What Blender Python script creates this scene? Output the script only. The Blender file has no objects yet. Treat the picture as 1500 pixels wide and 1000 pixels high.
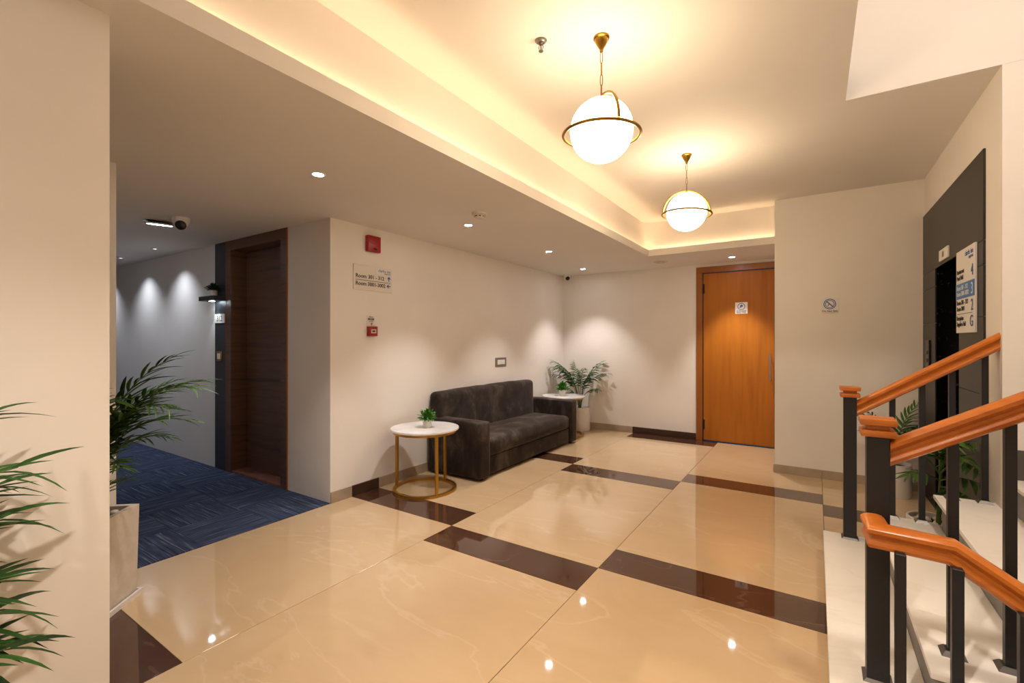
import bpy, bmesh, math, random
from mathutils import Vector, Matrix
random.seed(7)
R = math.radians
SC = bpy.context.scene
COL = SC.collection
# ------------------------------------------------------------------ camera, world, exposure
YAW = R(33.3373); CAMH = 1.43
cam = bpy.data.objects.new('camera', bpy.data.cameras.new('camera')); COL.objects.link(cam)
cam.data.sensor_width = 36.0; cam.data.lens = 675.69 / 1500 * 36.0; cam.data.shift_y = -1.87 / 1500
cam.data.clip_start = 0.02
cam.location = (0, 0, CAMH); cam.rotation_euler = (R(90), 0, YAW)
SC.camera = cam
W = bpy.data.worlds.new('world'); SC.world = W; W.use_nodes = True
W.node_tree.nodes['Background'].inputs[0].default_value = (0.9, 0.85, 0.8, 1)
W.node_tree.nodes['Background'].inputs[1].default_value = 0.02
SC.view_settings.view_transform = 'Standard'; SC.view_settings.look = 'None'
SC.view_settings.exposure = 1.55; SC.view_settings.gamma = 1.0; SC.view_settings.use_curve_mapping = False
# light levels of the place's own lamps and one added corridor downlight
GLOBE_E, GLOBE_C = 9.2, (1.0, 0.77, 0.50)
COVE_E, COVE_C = 9.5, (1.0, 0.68, 0.38)
DOWN_W, DOWN_C = 33.0, (1.0, 0.92, 0.88)
CORR_W, CORR_C = 14.0, (0.80, 0.87, 1.0)
STAIR_E, STAIR_C = 56.0, (1.0, 0.86, 0.72)
# key dimensions (metres)
UW, VB, HL, HH = -3.55, 6.98, 2.505, 2.945
VBLK, UBLK, UEL, VST = 5.75, -0.37, 0.857, 3.60
VC = 2.50
RISE, GO, U1 = 0.168, 0.274, 0.043

# ------------------------------------------------------------------ materials
MATS = {}
def mat(name, col, rough=0.5, metal=0.0, **kw):
    m = bpy.data.materials.new(name); m.use_nodes = True
    nt = m.node_tree; b = nt.nodes['Principled BSDF']
    b.inputs['Base Color'].default_value = (*col, 1); b.inputs['Roughness'].default_value = rough
    b.inputs['Metallic'].default_value = metal
    for k, v in kw.items(): b.inputs[k].default_value = v
    MATS[name] = m
    return m, nt, b
def N(nt, t, **props):
    n = nt.nodes.new(t)
    for k, v in props.items(): setattr(n, k, v)
    return n
def ramp(nt, stops):
    n = nt.nodes.new('ShaderNodeValToRGB'); e = n.color_ramp.elements
    while len(e) < len(stops): e.new(0.5)
    for el, (p, c) in zip(e, stops): el.position = p; el.color = (*c, 1)
    return n
def pos_vec(nt, scale, world=True, rnd=False, rot=(0, 0, 0)):
    if world: src = N(nt, 'ShaderNodeNewGeometry').outputs['Position']
    else: src = N(nt, 'ShaderNodeTexCoord').outputs['Object']
    if rnd:
        oi = N(nt, 'ShaderNodeObjectInfo'); ad = N(nt, 'ShaderNodeVectorMath', operation='ADD')
        ml = N(nt, 'ShaderNodeMath', operation='MULTIPLY'); ml.inputs[1].default_value = 37.0
        nt.links.new(oi.outputs['Random'], ml.inputs[0]); nt.links.new(src, ad.inputs[0]); nt.links.new(ml.outputs[0], ad.inputs[1])
        src = ad.outputs[0]
    mp = N(nt, 'ShaderNodeMapping'); mp.inputs['Scale'].default_value = scale; mp.inputs['Rotation'].default_value = rot
    nt.links.new(src, mp.inputs['Vector'])
    return mp.outputs['Vector']
def noise(nt, vec, scale=1.0, detail=4.0, rough=0.55, dist=0.0):
    n = N(nt, 'ShaderNodeTexNoise'); n.inputs['Scale'].default_value = scale; n.inputs['Detail'].default_value = detail
    n.inputs['Roughness'].default_value = rough; n.inputs['Distortion'].default_value = dist
    nt.links.new(vec, n.inputs['Vector']); return n
def bump(nt, b, fac, strength, dist=0.01):
    bp = N(nt, 'ShaderNodeBump'); bp.inputs['Strength'].default_value = strength; bp.inputs['Distance'].default_value = dist
    nt.links.new(fac, bp.inputs['Height']); nt.links.new(bp.outputs[0], b.inputs['Normal'])
def simple_noise_mat(name, c0, c1, scale=(4, 4, 4), rough=0.5, metal=0, world=False, bmp=0.0, lo=0.35, hi=0.65, detail=4, rnd=False, **kw):
    m, nt, b = mat(name, c0, rough, metal, **kw)
    n = noise(nt, pos_vec(nt, scale, world, rnd), 1.0, detail)
    r = ramp(nt, [(lo, c0), (hi, c1)]); nt.links.new(n.outputs['Fac'], r.inputs[0]); nt.links.new(r.outputs[0], b.inputs['Base Color'])
    if bmp: bump(nt, b, n.outputs['Fac'], bmp)
    return m
def emit_mat(name, col, e):
    m = bpy.data.materials.new(name); m.use_nodes = True; nt = m.node_tree
    nt.nodes.remove(nt.nodes['Principled BSDF']); em = N(nt, 'ShaderNodeEmission')
    em.inputs[0].default_value = (*col, 1); em.inputs[1].default_value = e
    nt.links.new(em.outputs[0], nt.nodes['Material Output'].inputs[0]); MATS[name] = m; return m

simple_noise_mat('wall_paint', (0.79, 0.745, 0.695), (0.83, 0.785, 0.735), (1.3, 1.3, 1.3), 0.62, world=True)
simple_noise_mat('ceiling_paint', (0.75, 0.71, 0.665), (0.78, 0.74, 0.695), (1.1, 1.1, 1.1), 0.75, world=True)
# polished marble tiles
def marble(name, base, alt, vein, veinamt, rough, coat=0.35):
    m, nt, b = mat(name, base, rough, 0, **{'Specular IOR Level': 0.55, 'Coat Weight': coat, 'Coat Roughness': 0.03})
    n1 = noise(nt, pos_vec(nt, (0.9, 1.6, 1), True, True), 1.0, 5, 0.6, 0.6)
    r1 = ramp(nt, [(0.3, base), (0.7, alt)]); nt.links.new(n1.outputs['Fac'], r1.inputs[0])
    n2 = noise(nt, pos_vec(nt, (0.55, 1.5, 1), True, True, (0, 0, R(20))), 1.0, 6, 0.5, 1.6)
    r2 = ramp(nt, [(0.485, (0, 0, 0)), (0.5, (veinamt,) * 3), (0.515, (0, 0, 0))]); nt.links.new(n2.outputs['Fac'], r2.inputs[0])
    mx = N(nt, 'ShaderNodeMixRGB'); nt.links.new(r2.outputs[0], mx.inputs[0]); nt.links.new(r1.outputs[0], mx.inputs[1]); mx.inputs[2].default_value = (*vein, 1)
    nt.links.new(mx.outputs[0], b.inputs['Base Color'])
marble('cream_marble', (0.55, 0.39, 0.225), (0.61, 0.45, 0.275), (0.69, 0.55, 0.39), 0.30, 0.045)
marble('brown_marble', (0.060, 0.026, 0.015), (0.085, 0.038, 0.022), (0.20, 0.11, 0.07), 0.30, 0.04)
marble('white_marble', (0.80, 0.765, 0.72), (0.86, 0.83, 0.79), (0.72, 0.66, 0.60), 0.30, 0.38, 0.0)
mat('grout', (0.09, 0.05, 0.03), 0.8)
simple_noise_mat('skirting_beige', (0.36, 0.28, 0.20), (0.42, 0.33, 0.24), (6, 6, 6), 0.3, world=True)
mat('skirting_dark', (0.055, 0.028, 0.018), 0.2)
mat('skirting_grey', (0.085, 0.075, 0.068), 0.35)
simple_noise_mat('riser_grey', (0.17, 0.16, 0.155), (0.21, 0.20, 0.19), (5, 5, 5), 0.5, world=True)
# woods
def wood(name, cols, scale, rough, world=False, rnd=False, **kw):
    m, nt, b = mat(name, cols[0], rough, 0, **kw)
    n = noise(nt, pos_vec(nt, scale, world, rnd), 1.0, 6, 0.6, 0.4)
    k = len(cols); r = ramp(nt, [(0.28 + 0.44 * i / (k - 1), c) for i, c in enumerate(cols)])
    nt.links.new(n.outputs['Fac'], r.inputs[0]); nt.links.new(r.outputs[0], b.inputs['Base Color'])
wood('teak_veneer', [(0.30, 0.088, 0.005), (0.40, 0.130, 0.009), (0.35, 0.105, 0.007)], (9, 9, 0.5), 0.5, **{'Specular IOR Level': 0.3})
wood('teak_frame', [(0.24, 0.070, 0.006), (0.32, 0.10, 0.011)], (10, 10, 0.7), 0.4)
wood('walnut', [(0.050, 0.024, 0.014), (0.13, 0.062, 0.034), (0.080, 0.038, 0.021)], (0.9, 0.9, 16), 0.42)
wood('rail_wood', [(0.28, 0.062, 0.006), (0.55, 0.155, 0.013), (0.40, 0.10, 0.008)], (2.2, 9, 9), 0.34, **{'Coat Weight': 0.2, 'Coat Roughness': 0.2})
mat('black_steel', (0.012, 0.012, 0.014), 0.42, 0.0, **{'Specular IOR Level': 0.45})
mat('chrome', (0.16, 0.15, 0.14), 0.42, 1.0)
mat('brass', (0.34, 0.19, 0.035), 0.28, 1.0)
mat('gold_paint', (0.50, 0.27, 0.045), 0.36, 0.85)
mat('white_plastic', (0.78, 0.76, 0.73), 0.4)
mat('cream_plastic', (0.62, 0.55, 0.48), 0.45)
mat('black_plastic', (0.008, 0.008, 0.008), 0.25)
mat('grey_metal', (0.30, 0.28, 0.26), 0.35, 0.8)
mat('blue_trim', (0.02, 0.045, 0.14), 0.4)
mat('dark_laminate', (0.028, 0.030, 0.036), 0.45)
simple_noise_mat('threshold_stone', (0.20, 0.085, 0.06), (0.27, 0.12, 0.085), (8, 8, 8), 0.25, world=True)
simple_noise_mat('slate_tile', (0.014, 0.012, 0.0105), (0.024, 0.021, 0.018), (2.5, 2.5, 2.5), 0.42, world=True, rnd=True)
m, nt, b = mat('black_granite', (0.004, 0.004, 0.004), 0.12)
n = noise(nt, pos_vec(nt, (30, 30, 30), True), 1.0, 8, 0.75); r = ramp(nt, [(0.60, (0.004, 0.004, 0.004)), (0.74, (0.16, 0.12, 0.09))])
nt.links.new(n.outputs['Fac'], r.inputs[0]); nt.links.new(r.outputs[0], b.inputs['Base Color'])
simple_noise_mat('lift_door', (0.004, 0.004, 0.004), (0.012, 0.009, 0.008), (3, 3, 3), 0.16, world=True)
# velvet
m, nt, b = mat('velvet', (0.05, 0.036, 0.028), 0.85, 0, **{'Sheen Weight': 0.22, 'Sheen Roughness': 0.4, 'Specular IOR Level': 0.2})
b.inputs['Sheen Tint'].default_value = (0.75, 0.6, 0.5, 1)
n = noise(nt, pos_vec(nt, (6.5, 4.5, 3.4), True), 1.0, 5, 0.62, 0.35)
r = ramp(nt, [(0.36, (0.015, 0.0105, 0.0085)), (0.52, (0.032, 0.024, 0.020)), (0.68, (0.085, 0.065, 0.054))])
nt.links.new(n.outputs['Fac'], r.inputs[0]); nt.links.new(r.outputs[0], b.inputs['Base Color']); bump(nt, b, n.outputs['Fac'], 0.25, 0.02)
simple_noise_mat('table_marble', (0.72, 0.71, 0.70), (0.84, 0.83, 0.82), (5, 5, 5), 0.22)
# carpet tiles: streaks along u or along v
for nm, sc in (('carpet_along', (3.2, 115, 1)), ('carpet_across', (115, 3.2, 1))):
    m, nt, b = mat(nm, (0.012, 0.016, 0.034), 0.95, 0, **{'Specular IOR Level': 0.1})
    n = noise(nt, pos_vec(nt, sc, True, True), 1.0, 3, 0.6)
    r = ramp(nt, [(0.30, (0.018, 0.023, 0.040)), (0.52, (0.044, 0.060, 0.112)), (0.62, (0.078, 0.098, 0.16)), (0.74, (0.26, 0.28, 0.31))])
    nt.links.new(n.outputs['Fac'], r.inputs[0]); nt.links.new(r.outputs[0], b.inputs['Base Color']); bump(nt, b, n.outputs['Fac'], 0.5, 0.004)
# plants, pots
def leaf_mat(name, a, c, rough=0.5):
    m, nt, b = mat(name, a, rough, 0, **{'Specular IOR Level': 0.32})
    oi = N(nt, 'ShaderNodeObjectInfo'); n = noise(nt, pos_vec(nt, (9, 9, 9), True), 1.0, 2)
    ad = N(nt, 'ShaderNodeMath', operation='ADD'); nt.links.new(oi.outputs['Random'], ad.inputs[0]); nt.links.new(n.outputs['Fac'], ad.inputs[1])
    hf = N(nt, 'ShaderNodeMath', operation='MULTIPLY'); hf.inputs[1].default_value = 0.5; nt.links.new(ad.outputs[0], hf.inputs[0])
    r = ramp(nt, [(0.25, a), (0.8, c)]); nt.links.new(hf.outputs[0], r.inputs[0]); nt.links.new(r.outputs[0], b.inputs['Base Color'])
leaf_mat('palm_leaf', (0.018, 0.052, 0.006), (0.075, 0.165, 0.016))
leaf_mat('palm_leaf_deep', (0.010, 0.044, 0.007), (0.034, 0.115, 0.016))
leaf_mat('bright_leaf', (0.03, 0.16, 0.01), (0.13, 0.42, 0.03))
leaf_mat('dark_leaf', (0.008, 0.022, 0.010), (0.02, 0.05, 0.02))
mat('palm_stem', (0.075, 0.13, 0.03), 0.5)
mat('brown_stem', (0.10, 0.055, 0.03), 0.7)
mat('soil', (0.025, 0.017, 0.012), 0.95)
simple_noise_mat('cement_pot', (0.56, 0.49, 0.41), (0.64, 0.57, 0.49), (14, 14, 14), 0.6, bmp=0.15)
mat('ceramic_white', (0.74, 0.70, 0.66), 0.35)
mat('red_liner', (0.16, 0.012, 0.01), 0.5)
simple_noise_mat('pebble_stone', (0.48, 0.41, 0.35), (0.66, 0.58, 0.52), (10, 10, 10), 0.45, rnd=True)
# signs and safety
mat('red_plastic', (0.34, 0.006, 0.010), 0.35)
mat('sign_white', (0.78, 0.75, 0.71), 0.35)
mat('sign_clear', (0.74, 0.69, 0.63), 0.3)
mat('ink_black', (0.012, 0.010, 0.010), 0.6)
mat('ink_blue', (0.02, 0.10, 0.36), 0.5)
mat('ink_navy', (0.03, 0.05, 0.16), 0.5)
mat('sign_blue', (0.015, 0.16, 0.46), 0.4)
emit_mat('globe_glass', GLOBE_C, GLOBE_E)
emit_mat('cove_led', COVE_C, COVE_E)
emit_mat('lamp_lens', (1.0, 0.93, 0.95), 40.0)
emit_mat('corridor_lens', (0.85, 0.92, 1.0), 2.0)
emit_mat('corridor_lamp', (0.86, 0.93, 1.0), 8.0)
emit_mat('shelf_led', (0.80, 0.92, 1.0), 30.0)
emit_mat('stair_lens', STAIR_C, STAIR_E)
mat('display_dark', (0.02, 0.02, 0.018), 0.2)

# ------------------------------------------------------------------ mesh helpers
class MB:
    def __init__(s): s.bm = bmesh.new()
    def box(s, x0, x1, y0, y1, z0, z1):
        v = [s.bm.verts.new(p) for p in ((x0,y0,z0),(x1,y0,z0),(x1,y1,z0),(x0,y1,z0),(x0,y0,z1),(x1,y0,z1),(x1,y1,z1),(x0,y1,z1))]
        for f in ((3,2,1,0),(4,5,6,7),(0,1,5,4),(1,2,6,5),(2,3,7,6),(3,0,4,7)): s.bm.faces.new([v[i] for i in f])
        return s
    def bevel(s, w, seg=2):
        bmesh.ops.bevel(s.bm, geom=list(s.bm.edges), offset=w, segments=seg, profile=0.5, affect='EDGES'); return s
    def lathe(s, prof, n=32, cx=0, cy=0, cap=True):
        rings = []
        for (r, z) in prof:
            if r < 1e-6: rings.append([s.bm.verts.new((cx, cy, z))])
            else: rings.append([s.bm.verts.new((cx + r*math.cos(2*math.pi*i/n), cy + r*math.sin(2*math.pi*i/n), z)) for i in range(n)])
        for a, b in zip(rings, rings[1:]):
            for i in range(n):
                j = (i + 1) % n
                if len(a) == 1 and len(b) == 1: continue
                if len(a) == 1: s.bm.faces.new((a[0], b[j], b[i]))
                elif len(b) == 1: s.bm.faces.new((a[i], a[j], b[0]))
                else: s.bm.faces.new((a[i], a[j], b[j], b[i]))
        if cap:
            for rg, fl in ((rings[0], True), (rings[-1], False)):
                if len(rg) > 2: s.bm.faces.new(rg[::-1] if fl else rg)
        return s
    def tube(s, pts, r, n=10, closed=False):
        pts = [Vector(p) for p in pts]; k = len(pts); rings = []
        rs = r if isinstance(r, (list, tuple)) else [r] * k
        ref = Vector((0, 0, 1)); prev = None
        for i, p in enumerate(pts):
            if closed: t = pts[(i+1) % k] - pts[i-1]
            else: t = pts[min(i+1, k-1)] - pts[max(i-1, 0)]
            t.normalize()
            if prev is None:
                a = t.cross(ref)
                if a.length < 1e-3: a = t.cross(Vector((1, 0, 0)))
            else: a = prev - t * prev.dot(t)
            a.normalize(); prev = a; b = t.cross(a)
            rings.append([s.bm.verts.new(p + (a*math.cos(2*math.pi*q/n) + b*math.sin(2*math.pi*q/n)) * rs[i]) for q in range(n)])
        m = k if closed else k - 1
        for i in range(m):
            A, B = rings[i], rings[(i+1) % k]
            for q in range(n):
                w = (q+1) % n; s.bm.faces.new((A[q], A[w], B[w], B[q]))
        if not closed: s.bm.faces.new(rings[0][::-1]); s.bm.faces.new(rings[-1])
        return s
    def sweep(s, prof, path, plumb=False):
        path = [Vector(p) for p in path]; k = len(path); rings = []
        for i, p in enumerate(path):
            d0 = (path[i] - path[i-1]).normalized() if i else None
            d1 = (path[i+1] - path[i]).normalized() if i < k-1 else None
            t = (d0 + d1).normalized() if d0 and d1 else (d0 or d1)
            side = t.cross(Vector((0, 0, 1))).normalized(); up = side.cross(t).normalized()
            if plumb: up = Vector((0, 0, 1 / up.z))
            if d0 and d1:
                h0 = Vector((d0.x, d0.y, 0)).normalized(); h1 = Vector((d1.x, d1.y, 0)).normalized()
                sc = 1 / max(0.5, math.cos(h0.angle(h1) / 2))
            else: sc = 1
            rings.append([s.bm.verts.new(p + side * (a * sc) + up * b) for a, b in prof])
        n = len(prof)
        for A, B in zip(rings, rings[1:]):
            for q in range(n):
                w = (q+1) % n; s.bm.faces.new((A[q], A[w], B[w], B[q]))
        s.bm.faces.new(rings[0][::-1]); s.bm.faces.new(rings[-1]); return s
    def poly(s, pts, y0, y1):   # polygon in x,z extruded along y
        a = [s.bm.verts.new((x, y0, z)) for x, z in pts]; b = [s.bm.verts.new((x, y1, z)) for x, z in pts]; n = len(pts)
        s.bm.faces.new(a); s.bm.faces.new(b[::-1])
        for i in range(n): j = (i+1) % n; s.bm.faces.new((a[j], a[i], b[i], b[j]))
        return s
    def mesh(s, name, material, smooth=False):
        bmesh.ops.recalc_face_normals(s.bm, faces=list(s.bm.faces))
        me = bpy.data.meshes.new(name); s.bm.to_mesh(me); s.bm.free()
        if material: me.materials.append(MATS[material])
        if smooth:
            me.polygons.foreach_set('use_smooth', [True] * len(me.polygons))
            try: me.set_sharp_from_angle(angle=R(40))
            except Exception: pass
        return me
    def build(s, name, material, parent=None, smooth=False, loc=None):
        return link(name, s.mesh(name, material, smooth), parent, loc)
def link(name, data, parent=None, loc=None):
    o = bpy.data.objects.new(name, data); COL.objects.link(o)
    if parent: o.parent = parent
    if loc: o.location = loc
    return o
def box(name, x0, x1, y0, y1, z0, z1, material, parent=None, bevel=0, seg=2):
    b = MB().box(x0, x1, y0, y1, z0, z1)
    if bevel: b.bevel(bevel, seg)
    return b.build(name, material, parent, smooth=bool(bevel))
def thing(name, label, cat, loc=(0, 0, 0), rz=0, group=None):
    o = link(name, None); o.location = loc; o.rotation_euler = (0, 0, rz); o['label'] = label; o['category'] = cat
    if group: o['group'] = group
    return o
def tag(o, label, cat, group=None):
    o['label'] = label; o['category'] = cat
    if group: o['group'] = group
    return o
def struct(o, label=None):
    o['kind'] = 'structure'
    if label: o['label'] = label
    return o
def boxes(name, material, lst, parent=None):
    b = MB()
    for t in lst: b.box(*t)
    return b.build(name, material, parent)
def text(name, body, size, x, z, material, parent, align='LEFT', depth=0.0015, y=-0.004, sx=1.0, bold=0.0):
    cu = bpy.data.curves.new(name, 'FONT'); cu.body = body; cu.size = size; cu.align_x = align; cu.extrude = depth / 2; cu.offset = bold; cu.resolution_u = 3
    t = bpy.data.objects.new(name + '_tmp', cu); me = bpy.data.meshes.new_from_object(t)
    bpy.data.objects.remove(t); bpy.data.curves.remove(cu)
    for v in me.vertices: a = v.co.copy(); v.co = (x + a.x * sx, y - a.z, z + a.y)
    me.materials.clear(); me.materials.append(MATS[material]); me.name = name
    return link(name, me, parent)
def arrow(name, x, z, s, ang, material, parent, y=-0.004):
    b = MB(); pts = [(-0.5, -0.09), (0.1, -0.09), (-0.12, -0.36), (0.1, -0.36), (0.5, 0), (0.1, 0.36), (-0.12, 0.36), (0.1, 0.09), (-0.5, 0.09)]
    c, q = math.cos(ang), math.sin(ang)
    b.poly([(x + s*(c*px - q*pz), z + s*(q*px + c*pz)) for px, pz in pts], y - 0.0015, y)
    return b.build(name, material, parent)
def ring_xz(name, x, z, r0, r1, material, parent, y=-0.004, n=36):
    b = MB(); bm = b.bm; vs = []
    for i in range(n):
        a = 2*math.pi*i/n; vs.append([bm.verts.new((x + r*math.cos(a), yy, z + r*math.sin(a))) for r, yy in ((r0, y), (r1, y), (r1, y-0.0015), (r0, y-0.0015))])
    for i in range(n):
        A, B = vs[i], vs[(i+1) % n]
        for q in range(4): w = (q+1) % 4; bm.faces.new((A[q], A[w], B[w], B[q]))
    return b.build(name, material, parent)

# ------------------------------------------------------------------ floor
u0, u1_, u2_, u3_ = UW, -2.347, -1.141, 0.055
SW, PER, ST = 0.311, 2.125, 2.72          # dark stripe width, period, stripe start in the left column
floor = boxes('floor', 'grout', [(UW - 0.2, 0.30, -2.0, VB + 0.2, -0.10, -0.004), (0.30, 1.4, 1.98, VB + 0.2, -0.10, -0.004), (0.30, 3.2, -2.0, 0.70, -0.10, -0.004)])
struct(floor, 'polished cream marble floor with dark brown inlaid bands')
def floor_tile(x0, x1, y0, y1, dark):
    g = 0.0016
    if y1 - y0 < 0.02 or x1 - x0 < 0.02: return
    b = MB().box(-(x1-x0)/2 + g, (x1-x0)/2 - g, -(y1-y0)/2 + g, (y1-y0)/2 - g, -0.012, 0.0).bevel(0.0008, 1)
    o = b.build('dark_floor_tile' if dark else 'floor_tile', 'brown_marble' if dark else 'cream_marble', floor, loc=((x0+x1)/2, (y0+y1)/2, 0))
cols = [(u0, u1_, ST, -2.0, VB), (u1_, u2_, ST - SW, -2.0, VB), (u2_, u3_, ST, -2.0, VB), (u3_, UEL, ST - SW, 2.03, VBLK), (u3_, 0.30, ST - SW, 0.7, 2.03), (u3_, 1.26, ST - SW, -2.0, 0.7), (1.26, 2.4, ST, -2.0, 0.7), (2.4, 3.2, ST - SW, -2.0, 0.7)]
for x0, x1, s0, y0, y1 in cols:
    k = -3
    while s0 + k*PER < y1:
        a = s0 + k*PER
        for (p, q, dk) in ((a, a + SW, True), (a + SW, a + PER, False)):
            p2, q2 = max(p, y0), min(q, y1)
            if q2 > p2: floor_tile(x0, x1, p2, q2, dk)
        k += 1

# ------------------------------------------------------------------ walls and ceilings
ZT = 4.6
wl = boxes('wall_left', 'wall_paint', [(UW - 0.2, UW, VC, VB + 0.2, 0, 3.1)]); struct(wl, 'cream wall behind the sofa')
DX0, DX1 = -5.37, -4.21                       # room door in corridor
wc = boxes('wall_corridor', 'wall_paint', [(-10.6, -5.28, VC, VC + 0.2, 0, 3.1), (-4.30, UW - 0.2, VC, VC + 0.2, 0, 3.1), (-5.28, -4.30, VC + 0.19, VC + 0.3, 0, 3.1), (-5.28, -4.30, VC, VC + 0.2, 2.44, 3.1)]); struct(wc, 'grey white corridor wall with the dark room door')
struct(boxes('wall_corridor_near', 'wall_paint', [(-10.6, UW - 0.2, 0.82, 1.02, 0, 3.1)]))
struct(boxes('wall_corridor_end', 'wall_paint', [(-10.8, -10.6, 0.82, VC + 0.2, 0, 3.1)]))
struct(boxes('wall_niche', 'wall_paint', [(UW - 0.2, UW, -2.0, 1.02, 0, 3.1)]), 'narrow end of wall beside the corridor opening')
struct(boxes('wall_pillar', 'wall_paint', [(-2.25, -1.95, -2.0, 0.543, 0, HL)]), 'cream wall edge at the left of the picture')
wb = boxes('wall_back', 'wall_paint', [(UW, -1.40, VB, VB + 0.2, 0, 3.1), (-0.39, 0.4, VB, VB + 0.2, 0, 3.1), (-1.40, -0.39, VB, VB + 0.2, 2.44, 3.1), (-1.40, -0.39, VB + 0.12, VB + 0.2, 0, 2.44)]); struct(wb, 'cream back wall beside the teak door')
struct(boxes('wall_block', 'wall_paint', [(UBLK, UEL + 0.5, VBLK, VB + 0.2, 0, HH)]), 'projecting cream wall with the spitting sign')
LV0, LV1, LZ = 4.45, 5.225, 2.04             # lift opening
wlft = boxes('wall_lift', 'wall_paint', [(UEL, UEL + 0.5, VST + 0.02, LV0, 0, HH), (UEL, UEL + 0.5, LV1, VBLK, 0, HH), (UEL, UEL + 0.5, LV0, LV1, LZ, HH), (UEL + 0.22, UEL + 0.5, LV0, LV1, 0, LZ)]); struct(wlft, 'cream wall holding the slate clad lift front')
struct(boxes('wall_stair', 'wall_paint', [(UEL + 0.001, 3.4, VST, VST + 0.2, 0.0, HH), (0.159, 3.4, VST, VST + 0.019, HH + 0.001, ZT)]), 'bright stairwell wall above the treads')
struct(boxes('wall_stair_side', 'wall_paint', [(0.009, 0.159, 0.0, VST, HH + 0.001, ZT), (3.2, 3.4, -2.0, VST, -2.0, ZT), (0.009, 3.4, -0.2, 0.0, HH, ZT)]))
struct(boxes('wall_rear', 'wall_paint', [(UW - 0.2, 3.4, -2.2, -2.0, 0, 3.1)]))
struct(boxes('ceiling_stair', 'ceiling_paint', [(0.009, 3.4, -0.2, VST + 0.2, ZT, ZT + 0.15)]))
UCW, VCW = -1.86, 5.97                        # cove wall planes
hc = boxes('ceiling', 'ceiling_paint', [(UCW - 0.1, 0.159, -2.0, VCW + 0.1, HH, HH + 0.15), (0.159, UEL, VST + 0.02, VBLK + 0.3, HH, HH + 0.15), (0.159, 3.4, -2.0, 0.0, HH, HH + 0.15)]); struct(hc, 'raised cream ceiling with hidden warm cove light')
lc = boxes('ceiling_low', 'ceiling_paint', [(UW - 0.2, UCW, -2.0, VB, HL, HL + 0.03), (UCW, UBLK, VCW, VB, HL, HL + 0.03), (-10.6, UW - 0.2, 1.02, VC, HL, HL + 0.03)]); struct(lc, 'lower cream ceiling with recessed downlights')
struct(boxes('trim_1', 'wall_paint', [(UCW - 0.05, UCW, -2.0, VCW + 0.05, HL + 0.03, HH), (UCW, UBLK, VCW, VCW + 0.05, HL + 0.03, HH)]), 'upright face of the lit cove')
LIPU, LIPV = -1.79, 5.90
struct(boxes('trim_2', 'ceiling_paint', [(UCW, LIPU, -2.0, LIPV, HL, HL + 0.012), (LIPU - 0.012, LIPU, -2.0, LIPV, HL + 0.012, HL + 0.082), (UCW, UBLK, LIPV, VCW, HL, HL + 0.012), (LIPU - 0.012, UBLK, LIPV, LIPV + 0.012, HL + 0.012, HL + 0.082)]), 'cove lip along the edge of the lower ceiling')
cs = MB().box(UCW + 0.012, UCW + 0.030, -1.9, LIPV - 0.02, HL + 0.014, HL + 0.020).build('led_strip', 'cove_led'); tag(cs, 'warm light strip hidden in the long side cove', 'light strip')
cs = MB().box(LIPU + 0.03, UBLK - 0.02, VCW - 0.030, VCW - 0.012, HL + 0.014, HL + 0.020).build('led_strip', 'cove_led'); tag(cs, 'warm light strip hidden in the short cove above the teak door', 'light strip')

# skirting tiles
def skirting(name, pieces, label):
    base = None
    for i, (t, m_) in enumerate(pieces):
        x0, x1, y0, y1, z1 = t
        o = box(name if i == 0 else 'skirting_tile', x0, x1, y0, y1, 0.0, z1, m_, base, bevel=0.001, seg=1)
        if i == 0: base = struct(o, label)
D = 0.012; SK = 0.098; g = 0.0012
skirting('baseboard_left', [((UW, UW + D, VC + g, 2.72 - g, SK), 'skirting_beige'), ((UW, UW + D, 2.72 + g, 3.03 - g, SK), 'skirting_dark'), ((UW, UW + D, 3.03 + g, 4.845 - g, SK), 'skirting_beige'), ((UW, UW + D, 4.845 + g, 5.155 - g, SK), 'skirting_dark'), ((UW, UW + D, 5.155 + g, VB, SK), 'skirting_beige')], 'tiled skirting below the sofa wall')
skirting('baseboard_back', [((UW + D, -2.36 - g, VB - D, VB, SK), 'skirting_beige'), ((-2.36 + g, -1.43, VB - D, VB, SK), 'skirting_dark')], 'beige and dark tiled skirting left of the teak door')
skirting('baseboard_right', [((UBLK - D, u3_ - g, VBLK - D, VBLK, 0.088), 'skirting_beige'), ((u3_ + g, UEL - 0.012, VBLK - D, VBLK, 0.088), 'skirting_beige'), ((UBLK - D, UBLK, VBLK + g, VB - 0.05, 0.088), 'skirting_beige')], 'beige skirting under the spitting sign')

# ------------------------------------------------------------------ carpet
cp = boxes('carpet', 'grout', [(-10.6, UW - 0.006, 1.02, VC, -0.06, -0.006)]); tag(cp, 'navy blue carpet tiles with pale streaks in the corridor', 'carpet')
T = 0.5; i = 0
x = UW - 0.006
while x > -10.0:
    y = VC; j = 0
    while y > 1.03:
        y0 = max(y - T, 1.02); x0 = x - T
        b = MB().box(-T/2 + 0.0006, T/2 - 0.0006, -(y-y0)/2 + 0.0006, (y-y0)/2 - 0.0006, -0.008, 0.003)
        b.build('carpet_tile', 'carpet_along' if (i + j) % 2 == 0 else 'carpet_across', cp, loc=((x + x0)/2, (y + y0)/2, 0))
        y = y0; j += 1
    x -= T; i += 1

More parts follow.
